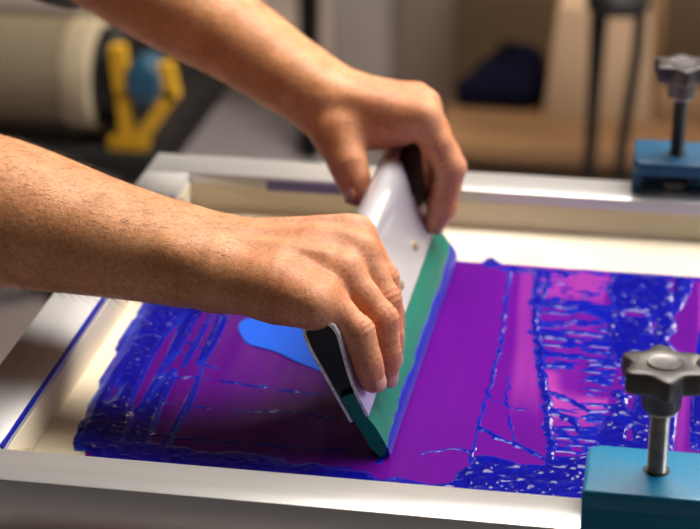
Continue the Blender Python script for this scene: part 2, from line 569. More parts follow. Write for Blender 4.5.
regc = sstep(0.0, 0.004, X - lb) * (1 - sstep(-0.004, 0.0, X - zl))
tint += regc * (0.05 + 0.46 * sstep(0.42, 0.72, noise2(X, Y, 0.022, 0.040, 12)) * np.exp(-((Y - 1.13) / 0.06) ** 2) + 0.22 * sstep(1.24, 1.27, Y))  # warm light reflections beside the pool, painted into the tint as pink patches
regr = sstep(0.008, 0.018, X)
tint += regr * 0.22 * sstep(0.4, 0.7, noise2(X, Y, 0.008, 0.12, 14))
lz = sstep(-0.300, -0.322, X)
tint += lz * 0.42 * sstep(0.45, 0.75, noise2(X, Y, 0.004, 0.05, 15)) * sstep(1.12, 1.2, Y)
Z = 0.0005 + 0.0006 * noise2(X, Y, 0.012, 0.10, 21)
n0, n1 = X.shape
ii = np.arange(n0 * n1).reshape(n0, n1)
Fq = np.stack([ii[:-1, :-1], ii[1:, :-1], ii[1:, 1:], ii[:-1, 1:]], -1).reshape(-1, 4)
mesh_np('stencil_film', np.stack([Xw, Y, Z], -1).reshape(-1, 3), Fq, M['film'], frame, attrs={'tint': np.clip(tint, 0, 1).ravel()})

# ---- bright blue open shape in the stencil
pts = [(-0.2736, 1.1631), (-0.2775, 1.1730), (-0.2765, 1.1830), (-0.2715, 1.1890), (-0.2644, 1.1905), (-0.2382, 1.1897), (-0.2200, 1.1830), (-0.2000, 1.1700), (-0.1900, 1.1450), (-0.1930, 1.1180), (-0.2040, 1.1090), (-0.2100, 1.1165), (-0.2280, 1.1270), (-0.2440, 1.1400), (-0.2560, 1.1440), (-0.2660, 1.1480)]
def chaikin(p, n=2):
    for _ in range(n):
        q = []
        for i in range(len(p)):
            a, b = np.array(p[i]), np.array(p[(i + 1) % len(p)])
            q += [0.75 * a + 0.25 * b, 0.25 * a + 0.75 * b]
        p = q
    return p
pp = chaikin(pts)
loft('stencil_opening', [[(p[0], p[1], 0.0002) for p in pp], [(p[0], p[1], 0.0016) for p in pp]], M['skyblue'], frame)
o = bpy.data.objects['stencil_opening']; o['label'] = 'bright blue open shape in the purple stencil'

# ---- wet ink heightfield (only where there is ink)
gx = np.arange(-0.3595, 0.2135, 0.00095); gy = np.arange(0.9385, 1.3300, 0.00115)
X, Y = np.meshgrid(gx, gy, indexing='ij')
h = np.full(X.shape, -1.0)           # millimetres above film
la, lb, zl, le = line_a(Y), line_b(Y), zone_l(Y), left_edge(Y)
wob = lambda s, a, seed: a * (noise2(X, Y, s, s, seed) - 0.5) * 2
def put(hh):
    global h
    h = np.maximum(h, hh)
fine = noise2(X, Y, 0.0030, 0.0030, 31); mid = noise2(X, Y, 0.0065, 0.0065, 32); coarse = noise2(X, Y, 0.016, 0.016, 33)
fine2 = noise2(X, Y, 0.0019, 0.0021, 30)
bub = 1.1 * sstep(0.60, 0.95, fine) + 0.8 * mid + 0.55 * fine2
ends = 1 - sstep(FAR_INK - 0.004, FAR_INK + 0.002, Y + wob(0.008, 0.003, 34))
# bubbly pool on the right
zone = sstep(-0.002, 0.003, X - zl + wob(0.009, 0.004, 35)) * (1 - sstep(0.008, 0.016, X + wob(0.012, 0.004, 36) + (Y - 1.15) * 0.03))
holes = sstep(0.80, 0.92, noise2(X, Y, 0.010, 0.022, 37)) * 1.6
put(np.where(zone > 0.02, zone * (0.5 + bub) * ends - (1 - zone) - (1 - ends) * 2 - holes, -1))
# stripes beyond it
st = noise2(X, Y, 0.007, 0.09, 38)
put(np.where(X > 0.01, (st - 0.52) * 5 * ends + 0.5 * bub * (st > 0.5) - (1 - ends) * 2, -1))
# thick bead along the near rail
bead_top = np.interp(X, [-0.345, -0.330, -0.308, -0.280, -0.240, -0.182, -0.150, -0.122, -0.112, -0.10, -0.06, -0.045, 0.22], [1.012, 1.010, 1.010, 1.008, 1.003, 0.996, 0.990, 0.988, 0.992, 1.022, 1.020, 1.035, 1.040])
bd = bead_top - Y + wob(0.010, 0.004, 39)
ledge = X - (np.interp(Y, [0.94, 0.985, 1.0, 1.01], [-0.312, -0.318, -0.332, -0.338]) + wob(0.006, 0.003, 40))
put(np.where((bd > -0.002) & (ledge > -0.001), np.minimum(bd / 0.004, 1.0) * (0.7 + 0.8 * bub) - 0.4 * (bd < 0) - np.where(ledge < 0.002, (0.002 - ledge) * 400, 0), -1))
# smeared ink along the left side: streaks running along the rail
s = X - le + wob(0.012, 0.0018, 41)
a1 = noise2(X + (Y - 1.1) * 0.02, Y, 0.0045, 0.075, 42); a2 = noise2(X, Y, 0.010, 0.05, 43)
cover = np.interp(X - le, [0.0, 0.004, 0.020, 0.030, 0.044, 0.062, 0.075], [0.30, 0.30, 0.30, 0.0, -0.02, -0.16, -0.9])
cover += np.interp(Y, [1.0, 1.06, 1.3], [0.16, 0.0, 0.0])
ls = (a1 * 0.62 + a2 * 0.38 - 0.45 + cover) * 4.0
lend = 1 - sstep(1.292, 1.305, Y + wob(0.01, 0.004, 44))
put(np.where((s > -0.0005) & (Y > 0.992), np.minimum(ls, 0.9) + 0.45 * bub * (ls > 0.2) - (1 - lend) * 3 - np.where(s < 0.0015, (0.0015 - s) * 500, 0), -1))
# smeared chatter marks left of the pool, drawn out sideways
ch_ = noise2(X, Y, 0.016, 0.0042, 46) * 0.6 + noise2(X, Y, 0.005, 0.0024, 47) * 0.4
cv = sstep(-0.001, 0.004, X - lb) * (1 - sstep(0.0, 0.01, X - zl))
cw = np.interp(Y, [1.03, 1.06, 1.12, 1.15, 1.18, 1.235, 1.255, 1.29], [-0.02, -0.06, -0.15, -0.05, 0.03, 0.02, -0.10, -0.16]) + np.interp(X - zl, [-0.05, -0.02, 0.0], [-0.04, -0.02, 0.14])
put(np.where(cv > 0.05, np.minimum((ch_ - 0.58 + cw) * 2.6, 0.42) * cv - (1 - cv) * 1.5 + 0.16 * bub * (ch_ - 0.58 + cw > 0.05) - (1 - ends) * 2, -1))
# thin ridges: polylines (pts, width, height, breakup)
W = [
    ([(-0.1070, 1.300), (-0.1045, 1.24), (-0.1010, 1.177), (-0.1025, 1.08), (-0.1036, 1.015)], 0.0012, 0.9, 0.25),
    ([(-0.0870, 1.300), (-0.0838, 1.236), (-0.0740, 1.16), (-0.0640, 1.09), (-0.0558, 1.018)], 0.0026, 1.5, 0.15),
    ([(-0.0800, 1.300), (-0.0790, 1.262), (-0.0835, 1.235)], 0.0020, 1.2, 0.2),
    ([(-0.0850, 1.246), (-0.0600, 1.243), (-0.0350, 1.247)], 0.0045, 1.3, 0.35),
        ([(-0.0800, 1.196), (-0.0560, 1.193), (-0.0320, 1.195)], 0.0040, 1.3, 0.7),
        ([(-0.0765, 1.160), (-0.0700, 1.150), (-0.0580, 1.153)], 0.0040, 1.2, 0.5),
    ([(-0.0640, 1.158), (-0.0480, 1.156), (-0.0290, 1.158)], 0.0018, 0.9, 0.7),
    ([(-0.0600, 1.136), (-0.0440, 1.134), (-0.0270, 1.137)], 0.0016, 0.9, 0.7),
    ([(-0.0660, 1.112), (-0.0500, 1.104), (-0.0380, 1.092), (-0.0280, 1.094)], 0.0022, 1.1, 0.25),
    ([(-0.0600, 1.085), (-0.0480, 1.080), (-0.0400, 1.062), (-0.0300, 1.055)], 0.0030, 1.3, 0.2),
    ([(-0.0560, 1.064), (-0.0430, 1.050), (-0.0360, 1.040)], 0.0016, 1.0, 0.2),
    ([(-0.1030, 1.060), (-0.0900, 1.048), (-0.0760, 1.040), (-0.0600, 1.026)], 0.0016, 1.1, 0.1),
    ([(-0.0990, 1.096), (-0.0800, 1.086), (-0.0620, 1.092)], 0.0008, 0.5, 0.3),
    ([(-0.0920, 1.130), (-0.0880, 1.080), (-0.0800, 1.048)], 0.0007, 0.5, 0.3),
    ([(-0.1330, 1.022), (-0.1180, 1.030), (-0.1040, 1.028)], 0.0008, 0.6, 0.3),
    ([(-0.1110, 1.300), (-0.0600, 1.303), (0.10, 1.306)], 0.0030, 1.0, 0.35),
    ([(-0.1240, 1.320), (-0.1236, 1.316)], 0.0016, 1.2, 0.0), ([(-0.1235, 1.314), (-0.1220, 1.306)], 0.0042, 1.6, 0.0),
    ([(-0.3060, 1.130), (-0.2830, 1.114), (-0.2700, 1.108)], 0.0010, 0.7, 0.3),
    ([(-0.3120, 1.092), (-0.2840, 1.096), (-0.2420, 1.090), (-0.1950, 1.083)], 0.0013, 0.8, 0.3),
    ([(-0.3100, 1.060), (-0.2700, 1.056)], 0.0011, 0.7, 0.3),
    ([(-0.2560, 1.056), (-0.2200, 1.060), (-0.1850, 1.058)], 0.0012, 0.7, 0.3),
    ([(-0.3200, 1.018), (-0.2600, 1.016), (-0.2000, 1.016), (-0.1620, 1.020)], 0.0012, 0.8, 0.35),
    ([(-0.3000, 0.998), (-0.2500, 1.000), (-0.2100, 0.995), (-0.1700, 0.998)], 0.0012, 0.8, 0.45),
    ([(-0.3050, 1.145), (-0.2960, 1.138), (-0.2850, 1.135)], 0.0010, 0.7, 0.4),
    ([(-0.1560, 1.0075), (-0.1490, 1.31)], 0.0022, 1.0, 0.15),
]
for k, (pl, w, hh, br) in enumerate(W):
    d = poly_dist(X + wob(0.007, 0.0014, 60 + k) + wob(0.0025, 0.0006, 360 + k), Y + wob(0.007, 0.0014, 160 + k) + wob(0.0025, 0.0006, 460 + k), pl)
    w = w * (0.55 + 0.9 * noise2(X, Y, 0.006, 0.006, 560 + k)) * 0.8
    amp = hh - br * 2.6 * sstep(0.45, 0.75, noise2(X, Y, 0.009, 0.009, 260 + k))
    put(np.where(d < 3 * w, amp * np.exp(-(d / w) ** 2) - 0.32 + 0.25 * bub * (d < w), -1))
# keep ink out of the sharp clearing under the frame rails
keepv = h > -0.12
n0, n1 = X.shape
ii = np.arange(n0 * n1).reshape(n0, n1)
kq = keepv[:-1, :-1] | keepv[1:, :-1] | keepv[1:, 1:] | keepv[:-1, 1:]
Fq = np.stack([ii[:-1, :-1], ii[1:, :-1], ii[1:, 1:], ii[:-1, 1:]], -1)[kq]
film_z = 0.0005 + 0.0006 * noise2(X, Y, 0.012, 0.10, 21)
onfilm = (X > le + 0.004) & (Y < 1.3095)
Zi = np.where(onfilm, film_z, 0.0001) + np.maximum(h, -0.35) * 0.00065 + 0.00012
used = np.unique(Fq); remap = np.full(n0 * n1, -1); remap[used] = np.arange(len(used))
Vv = np.stack([X, Y, Zi], -1).reshape(-1, 3)[used]
thick = 0.35 + 0.40 * np.clip(h, 0, 2) / 1.2 + 0.15 * coarse
thin = (1 - sstep(0.003, 0.011, s)) * sstep(0.35, 0.7, noise2(X, Y, 0.003, 0.05, 45))
thick = np.where(Y > 0.99, thick - 0.5 * thin, thick)
ink = mesh_np('wet_ink', Vv, remap[Fq], M['ink'], None, attrs={'thick': np.clip(thick, 0, 1).ravel()[used]})
tag(ink, 'glossy wet blue ink smeared in ridges over the purple stencil', 'ink', kind='stuff')

# ink line along the upper inner edge of the left rail
ys = np.linspace(YN1 + 0.002, YF0 - 0.05, 90)
r0 = []
for y in ys:
    w = 0.0005 + 0.0010 * float(noise2(np.array(y), np.array(0.0), 0.02, 1, 71))
    r0.append([(XL1 - w, y, ZT + 0.0003), (XL1 + 0.0006, y, ZT + 0.0001), (XL1 + 0.0010, y, ZT - 0.0010 - w), (XL1 - w, y, ZT - 0.003)])
loft('ink_stain', r0, M['inkcoat'], frame)
# blue stain on far rail inner face
box('ink_stain', -0.30, -0.19, YF0 - 0.0011, YF0 + 0.0005, 0.0195, 0.0275, mat('ink_haze', (0.14, 0.12, 0.33), 0.5, noise=0.5, nscale=60, stretch=(0.2, 1, 1)), frame)
# tape folded in the near left corner
loft('corner_tape', [[(-0.3594, 0.9372, 0.028), (-0.3594, 0.990, 0.001), (-0.3594, 0.9372, 0.001)], [(-0.3588, 0.9372, 0.028), (-0.3588, 0.990, 0.001), (-0.3588, 0.9372, 0.001)]], M['tape'], frame)

# =================================================================== SQUEEGEE
SY0, SY1 = 1.0116, 1.308
def LS(u, v, y):
    """blade coordinates: u mm up the tilted blade, v mm out of its front face"""
    o = -0.1527 + (y - SY0) * 0.012
    return (o - 0.455e-3 * u + 0.890e-3 * v, y, 0.890e-3 * u + 0.455e-3 * v + 0.0012)
def voff(y):
    return -3.5 * (y - SY0) / (SY1 - SY0)

sq = empty('squeegee', LS(0, 0, 1.16), 'tilted squeegee with pale metal holder and green blade held by both hands', 'squeegee')
outer = [(29, 4.0), (40, 4.2), (50, 5.0), (62, 7.2), (75, 10.3), (82, 11.8), (88, 11.4), (93, 8.6), (96, 4.0), (96.5, -1.0), (94.5, -5.3), (90, -8.2), (80, -9.0), (66, -9.0), (52, -8.6), (40, -8.6), (29, -8.4)]
inner = [(29, 2.2), (40, 2.4), (50, 3.2), (62, 5.4), (75, 8.4), (82, 10.0), (87.4, 9.5), (91.5, 7.3), (94.0, 3.4), (94.4, -0.9), (92.6, -4.2), (89, -6.4), (80, -7.1), (66, -7.1), (52, -6.8), (40, -6.8), (29, -6.6)]
def ringy(prof, y):
    return [LS(u, v + voff(y), y) for u, v in prof]
shell = outer + inner[::-1]
ysq = list(np.linspace(SY0, SY1, 25))
loft('holder', [ringy(shell, y) for y in ysq], M['sqmetal'], sq, ang=35)
core = [p for p in inner if p[0] >= 49]
core = [(50, 3.0), (62, 5.2), (75, 8.2), (82, 9.8), (87.2, 9.3), (91.3, 7.1), (93.7, 3.3), (94.1, -0.9), (92.4, -4.1), (88.9, -6.2), (80, -6.9), (66, -6.9), (52, -6.6), (49, -2.0)]
loft('grip_core', [ringy(core, y) for y in (SY0 + 0.0006, SY0 + 0.06)], M['black'], sq)
far_cap = [(u * 1.0 + 0.5, v * 1.5 + 1.5 if v > 0 else v * 1.1) for u, v in core]
loft('grip_core', [ringy(core, SY1 - 0.05)] + [ringy(far_cap, y) for y in (SY1 - 0.0005, SY1 + 0.013)], M['black'], sq)
# worn bright cut edges of the extrusion at the near end
for e_, (i0, i1) in enumerate([(0, 7), (10, 16)]):
    seg = outer[i0:i1 + 1] + inner[i0:i1 + 1][::-1]
    loft('holder_edge', [ringy(seg, SY0 - 0.0007), ringy(seg, SY0 - 0.00005)], M['worn'], sq)
blade = [(45, 2.0), (29, 2.2), (20, 4.0), (8, 4.4), (0.5, 2.6), (0, 0.5), (2, -2.5), (8, -4.8), (20, -5.4), (29, -6.0), (45, -6.4)]
def blade_ring(y, pr=blade):
    r = []
    for u, v in pr:
        k = min(1.0, u / 30.0)
        r.append(LS(u, v + voff(y) * k, y))
    return r
bl = loft('blade', [blade_ring(y) for y in np.linspace(SY0 + 0.0004, SY1 + 0.004, 30)], M['green'], sq, ang=50)
bl['label'] = 'green urethane blade edged with blue ink'
rings = []
for y in np.linspace(SY0 + 0.0002, SY1 + 0.0045, 150):
    top = 4.5 + 4.0 * float(noise2(np.array(y), np.array(0.3), 0.022, 1, 81)) + 1.6 * float(noise2(np.array(y), np.array(0.3), 0.004, 1, 82)) + 3 * (y - SY0) / 0.3
    pr = [(-0.3, -0.6), (0.1, 2.6 + 0.9), (min(top, 8) * 0.6, 4.55), (top, 4.5), (top + 0.3, 4.2), (3, 2.0), (1, -1.8)]
    rings.append(blade_ring(y, pr))
ic = loft('ink_edge', rings, M['inkcoat'], bl, ang=60)
ic['label'] = 'blue ink coating the blade edge'
for y in (1.041, 1.107, 1.173, 1.239):
    bm = bmesh.new()
    c = Vector(LS(43, 4.3 + voff(y), y)); nrm = Vector((0.890, 0, 0.455)); a = Vector((0, 1, 0)); b = nrm.cross(a)
    rs = []
    for rr, hh in ((3.6, 0), (3.6, 0.5), (2.7, 0.7), (2.7, 1.7), (2.1, 2.1), (0.9, 2.15), (0.85, 1.3)):
        nn = 18
        rs.append([c + nrm * hh * 1e-3 + (a * math.cos(2 * math.pi * k / nn) + b * math.sin(2 * math.pi * k / nn)) * rr * 1.2e-3 for k in range(nn)])
    bm.free()
    loft('bolt', rs, M['brass'], sq)

# =================================================================== CLAMPS
def clamp(sx, sy, d, kz, hw, paint, rod, label):
    """sx, sy stud position; d = +1 when the mouth opens towards +y"""
    ztop = 0.0565
    TABLE = -0.045
    e = empty('frame_clamp', (sx, sy, TABLE), label, 'clamp', 'star knob clamps on the screen frame')
    yb = sy - d * 0.028; yf = sy + d * 0.024
    def yr(a, b): return (min(a, b), max(a, b))
    y0, y1 = yr(yb, yf)
    bm = box_bm(sx - hw, sx + hw, y0, y1, ztop - 0.010, ztop)
    ve = [ed for ed in bm.edges if abs(ed.verts[0].co.z - ed.verts[1].co.z) > 0.005 and abs(ed.verts[0].co.y - yf) < 1e-5]
    bmesh.ops.bevel(bm, geom=ve, offset=0.008, segments=6, affect='EDGES', profile=0.5)
    te = [ed for ed in bm.edges if ed.verts[0].co.z > ztop - 1e-5 and ed.verts[1].co.z > ztop - 1e-5 and len(ed.link_faces) == 2 and ed.calc_face_angle(0) > 0.5]
    bmesh.ops.bevel(bm, geom=te, offset=0.0025, segments=4, affect='EDGES', profile=0.5)
    auto(from_bm('top_plate', bm, paint, e), 35)
    b0, b1 = yr(yb, yb + d * 0.0052)
    box('back_plate', sx - hw, sx + hw, b0, b1, TABLE, ztop - 0.0098, paint, e, 0.001)
    for s_ in (-1, 1):
        c0, c1 = yr(yb + d * 0.0061, yf - d * 0.008)
        x0 = sx + s_ * (hw - 0.0035)
        box('cheek', x0 - 0.0035, x0 + 0.0035, c0, c1, 0.0305, ztop - 0.0101, paint, e, 0.0008)
    # pressure pad, threaded stud, star knob
    lathe('pressure_pad', [(0.010, 0.0303), (0.011, 0.032), (0.011, 0.036), (0.006, 0.038)], sx, sy, M['steel'], e, 24)
    prof = []
    z = 0.0385
    while z < 0.0875 + kz:
        prof += [(0.0047, z), (0.0053, z + 0.0006), (0.0047, z + 0.0012)]; z += 0.00165
    lathe('stud', prof, sx, sy, rod, e, 20, ang=80)
    lathe('stud_hole', [(0.0072, ztop - 0.0002), (0.0072, ztop + 0.00025), (0.0055, ztop + 0.0003)], sx, sy, M['black'], e, 24)
    def lb2(t, r):
        return 1 - max(0.0, min(1.0, (r - 0.0115) / 0.009)) * 0.27 * (math.sin(3 * (t - math.radians(97))) ** 2) ** 0.72
    pk = [(0.0055, 0.0885), (0.0096, 0.0888), (0.0103, 0.0905), (0.0108, 0.0985), (0.0120, 0.1010), (0.0215, 0.1022), (0.0228, 0.1034), (0.0232, 0.1050), (0.0232, 0.1128), (0.0228, 0.1139), (0.0219, 0.1145), (0.0150, 0.1147), (0.0095, 0.1147), (0.0090, 0.1144)]
    kn = lathe('star_knob', [(r, z + kz) for r, z in pk], sx, sy, M['knob'], e, 120, lb2, ang=50)
    lathe('collar', [(r, z + kz) for r, z in ((0.0058, 0.0865), (0.0078, 0.0867), (0.0080, 0.0886), (0.006, 0.0887))], sx, sy, M['steel'], e, 24)
    lathe('knob_cap', [(r, z + kz) for r, z in ((0.0089, 0.1143), (0.0088, 0.1151), (0.0082, 0.1155), (0.0070, 0.1151), (0.002, 0.1150))], sx, sy, M['cap'], kn, 32)
    return e

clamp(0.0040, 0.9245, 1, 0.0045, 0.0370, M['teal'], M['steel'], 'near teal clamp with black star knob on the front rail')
clamp(0.0050, 1.4080, -1, 0.0125, 0.0320, M['teal_dimmed'], M['darksteel'], 'blurred clamp in shade-darkened teal with black star knob on the far rail')

# =================================================================== PRINT TABLE under the frame
tb = empty('print_table', (-0.05, 1.15, FLOOR), 'plywood print table under the aluminium screen frame', 'table')
box('tabletop', -0.385, 0.40, 0.840, 1.50, -0.075, -0.045, M['woodtable'], tb, 0.002)
for lx in (-0.345, 0.345):
    for ly in (0.89, 1.45):
        box('leg', lx - 0.03, lx + 0.03, ly - 0.03, ly + 0.03, FLOOR, -0.0752, M['darkmetal'], tb, 0.003)
# folded rag at the near left of the table
nn = 26
rv = []
rag = bmesh.new()
bmesh.ops.create_grid(rag, x_segments=20, y_segments=14, size=1)
for v in rag.verts:
    x, y = v.co.x, v.co.y
    v.co = (-0.318 + 0.016 * x, 0.876 + 0.030 * y, -0.0445 + 0.006 * (1 - x ** 4) * (1 - y ** 4) * (0.7 + 0.3 * math.sin(7 * x + 3 * y)))
ro = from_bm('rag', rag, M['redcloth'], None, True)
tag(ro, 'small dark red rag on the table below the front rail', 'rag')
sd = ro.modifiers.new('thickness', 'SOLIDIFY'); sd.thickness = 0.0012; sd.offset = 1

# =================================================================== PERSON
VOX = 0.00105
person = empty('person', (-0.78, 1.235, FLOOR), 'person leaning over the screen with bare forearms pulling the squeegee', 'person')


def npv(p): return np.array(p, float)


def build_arm(name, fore, fingers, thumb, side, extra, hair_n, seed, label):
    """fore: [(centre, half spread, radius)...] elbow to wrist; fingers: name -> [(pos, r)...] MCP..tip"""
    wrist = npv(fore[-1][0]); ulnar = npv(side)
    allp = [npv(f[0]) for f in fore] + [npv(p) for f in fingers.values() for p, r in f] + [npv(p) for p, r in thumb]
    lo = np.min(allp, 0) - 0.030; hi = np.max(allp, 0) + 0.030
    lo -= np.array([0.018, 0.012, 0.018]); hi += np.array([0, 0.02, 0.02])
    F = Field(lo, hi, VOX)
    D = F.blank()
    ul = ulnar / np.linalg.norm(ulnar)
    ctl = np.array([list(f[0]) + [f[1], f[2]] for f in fore])
    tt0 = np.concatenate([[0], np.cumsum(np.linalg.norm(np.diff(ctl[:, :3], axis=0), axis=1))])
    tg = np.gradient(ctl, tt0, axis=0)
    fine_f = []
    for q in np.linspace(0, tt0[-1], 26):
        i = min(np.searchsorted(tt0, q, side='right') - 1, len(tt0) - 2)
        hh = tt0[i + 1] - tt0[i]; w_ = (q - tt0[i]) / hh
        c_ = (2*w_**3 - 3*w_**2 + 1) * ctl[i] + (w_**3 - 2*w_**2 + w_) * hh * tg[i] + (-2*w_**3 + 3*w_**2) * ctl[i + 1] + (w_**3 - w_**2) * hh * tg[i + 1]
        fine_f.append((c_[:3], c_[3], c_[4]))
    for (a, sa, ra), (b, sb, rb) in zip(fine_f[:-1], fine_f[1:]):
        for s_ in (-1, 1):
            F.cone(D, npv(a) + s_ * sa * ul, npv(b) + s_ * sb * ul, ra, rb, 0.016)
    # metacarpals fan out from the wrist
    order = list(fingers)
    for i, nme in enumerate(order):
        mcp, r = fingers[nme][0]
        t = (i - 1.5) / 1.5                      # index = -1 ... pinky = +1
        st = wrist + ul * (t * 0.016) + (npv(mcp) - wrist) * 0.10
        F.cone(D, st, npv(mcp), 0.0145, r * 0.98, 0.014)
    for a, b, ra, rb, k in extra:
        F.cone(D, a, b, ra, rb, k)
    R = D.copy()
    chains = dict(fingers); chains['thumb'] = thumb
    for nme, ch in chains.items():
        pts_ = [npv(p) for p, r in ch]; rs_ = [r for p, r in ch]
        l2 = np.min(pts_, 0) - 0.028; h2 = np.max(pts_, 0) + 0.028
        sl = F.box(l2, h2)
        T = F.blank()
        for i in range(len(pts_) - 1):
            # phalanx with a slight waist between the joints
            m_ = (pts_[i] + pts_[i + 1]) / 2
            rm = 0.5 * (rs_[i] + rs_[i + 1]) * (0.955 if i < len(pts_) - 2 else 1.0)
            F.cone(T, pts_[i], m_, rs_[i], rm, 0.004); F.cone(T, m_, pts_[i + 1], rm, rs_[i + 1], 0.004)
        merged = smin(D[sl], T[sl], 0.0075)
        R[sl] = smin(R[sl], merged, 0.0012)
    V, Q = F.mesh(R)
    V = relax(V, Q, 4, 0.5)
    N = vnormals(V, Q)
    # keep the elbow end hidden in the sleeve open: nothing to do
    red = np.zeros(len(V))
    for nme, ch in chains.items():
        P = [npv(p) for p, r in ch]
        # dorsal direction of the finger: away from the bend centre
        for j in range(1, len(P) - 1):
            a = (P[j] - P[j - 1]); b = (P[j + 1] - P[j]); la_ = np.linalg.norm(a); lb_ = np.linalg.norm(b)
            dors = a / la_ - b / lb_
            if np.linalg.norm(dors) < 0.05: continue
            dors /= np.linalg.norm(dors)
            ax = a / la_ + b / lb_; ax /= np.linalg.norm(ax)
            rel = V - P[j]
            d = np.linalg.norm(rel, axis=1); mk = d < 0.020
            al = rel @ ax; dn = N @ dors
            g = np.exp(-(al / 0.0075) ** 2) * np.clip(dn * 1.6 - 0.35, 0, 1) * mk * np.exp(-(np.maximum(d - 0.011, 0) / 0.004) ** 2)
            V = V + N * (g * (0.00022 - 0.00040 * (0.5 + 0.5 * np.cos(al * 2 * np.pi / 0.0036 + 2.0 * (noise2(V[:, 0], V[:, 2], 0.004, 0.004, 5) - 0.5)))))[:, None]
            red = np.maximum(red, 0.45 * np.exp(-(d / 0.013) ** 2) * np.clip(dn + 0.4, 0, 1))
        tip = P[-1]
        red = np.maximum(red, 0.55 * np.exp(-(np.linalg.norm(V - tip, axis=1) / 0.013) ** 2))
        m0 = P[0]
        red = np.maximum(red, 0.36 * np.exp(-(np.linalg.norm(V - m0, axis=1) / 0.013) ** 2))
    V = relax(V, Q, 1, 0.25)
    wd_ = (V - wrist) @ ((wrist - npv(fore[-2][0])) / np.linalg.norm(wrist - npv(fore[-2][0])))
    red = np.maximum(red * 1.35, 0.20 * sstep(0.0, 0.07, wd_))
    red = red * (0.6 + 0.6 * noise2(V[:, 0] + V[:, 1], V[:, 2], 0.012, 0.012, 77))
    arm = mesh_np(name, V, Q, M['skin'], person, attrs={'red': np.clip(red, 0, 1)})
    arm['label'] = label
    # fingernails
    for nme, ch in chains.items():
        P = [npv(p) for p, r in ch]; r = ch[-1][1]
        ax = P[-1] - P[-2]; ax /= np.linalg.norm(ax)
        if nme == 'thumb':
            dors = npv(thumb_dorsal[name])
        else:
            a = (P[1] - P[0]); dors = a / np.linalg.norm(a) - ax
        dors -= ax * (dors @ ax); dors /= np.linalg.norm(dors)
        sd_ = np.cross(ax, dors)
        vs, fs = [], []
        nu, nv = 9, 7
        rr = r * (1.06 if nme != 'thumb' else 1.05)
        for i in range(nu):
            for j in range(nv):
                t = -0.0045 + 0.0095 * j / (nv - 1)
                wv = 1.0 - 0.25 * (abs(2 * j / (nv - 1) - 1) ** 3)
                th = math.radians(48) * wv * (2 * i / (nu - 1) - 1)
                vs.append(P[-1] + ax * t + (dors * math.cos(th) + sd_ * math.sin(th)) * (rr - 0.0004 * max(0, j - 4)))
        for i in range(nu - 1):
            for j in range(nv - 1):
                fs.append((i * nv + j, (i + 1) * nv + j, (i + 1) * nv + j + 1, i * nv + j + 1))
        no = mesh_np('fingernail', vs, fs, M['nail'], arm)
        md = no.modifiers.new('thickness', 'SOLIDIFY'); md.thickness = 0.0007; md.offset = 0
    # fine hairs on the forearm and the back of the hand
    N = vnormals(V, Q)
    g = np.random.default_rng(seed)
    A = npv(fore[0][0]); axd = wrist - A; Lf = np.linalg.norm(axd); axd /= Lf
    tt = (V - A) @ axd / Lf
    w = np.where((tt > 0.05) & (tt < 1.05), 1.0, 0.0) + np.where((tt >= 1.05) & (tt < 1.25), 0.18, 0.0)
    pick = g.choice(len(V), hair_n, p=w / w.sum())
    hv, hf = [], []
    for i in pick:
        p, n = V[i], N[i]
        f = axd + 0.5 * ul * g.normal(0.25, 0.6) + n * g.uniform(0.08, 0.42) + g.normal(0, 0.15, 3) + np.array([0, 0, -0.15])
        f -= n * min(0, f @ n); f /= np.linalg.norm(f)
        ln = g.uniform(0.005, 0.0125); wd = g.uniform(0.00004, 0.000075)
        sdv = np.cross(f, n); sdv /= np.linalg.norm(sdv) + 1e-9
        q0 = p - n * 0.0003; q1 = p + f * ln * 0.5 + n * 0.0007; q2 = p + f * ln - n * 0.0002 + np.array([0, 0, -0.0006])
        b0 = len(hv)
        hv += [q0 - sdv * wd, q0 + sdv * wd, q0 + n * wd * 1.7, q1 - sdv * wd * 0.8, q1 + sdv * wd * 0.8, q1 + n * wd * 1.4, q2]
        hf += [(b0, b0 + 1, b0 + 4, b0 + 3), (b0 + 1, b0 + 2, b0 + 5, b0 + 4), (b0 + 2, b0, b0 + 3, b0 + 5)]
        hf += [(b0 + 3, b0 + 4, b0 + 6, b0 + 6), (b0 + 4, b0 + 5, b0 + 6, b0 + 6), (b0 + 5, b0 + 3, b0 + 6, b0 + 6)]
    me = bpy.data.meshes.new('arm_hair')
    me.from_pydata([tuple(q) for q in hv], [], [f[:3] if f[2] == f[3] else f for f in hf])
    ho = link('arm_hair', me, M['hair'], arm)
    tag(ho, kind='stuff')
    return arm


thumb_dorsal = {'arm': (-0.8, 0.2, 0.3), 'arm_': (-0.75, -0.45, 0.3)}

# ---- the arm nearer the camera (the person's right)
R_f = {
    'index': [(npv((-0.1840, 1.0955, 0.1060)), 0.0110), (npv(LS(79, 24, 1.086)), 0.0098), (npv(LS(58, 19, 1.083)), 0.0084), (npv(LS(44, 13.2, 1.084)), 0.0072)],
    'middle': [(npv((-0.1790, 1.0730, 0.1045)), 0.0116), (npv(LS(74, 27, 1.0625)), 0.0100), (npv(LS(54, 20.5, 1.060)), 0.0086), (npv(LS(39, 13.2, 1.062)), 0.0074)],
    'ring': [(npv((-0.1850, 1.0510, 0.1000)), 0.0113), (npv(LS(70, 27, 1.0425)), 0.0098), (npv(LS(51, 20.5, 1.0405)), 0.0086), (npv(LS(37, 12.8, 1.042)), 0.0074)],
    'pinky': [(npv((-0.1940, 1.0300, 0.0930)), 0.0112), (npv(LS(75, 18, 1.0230)), 0.0093), (npv(LS(58, 15.5, 1.0210)), 0.0081), (npv(LS(44, 12.0, 1.0220)), 0.0072)],
}
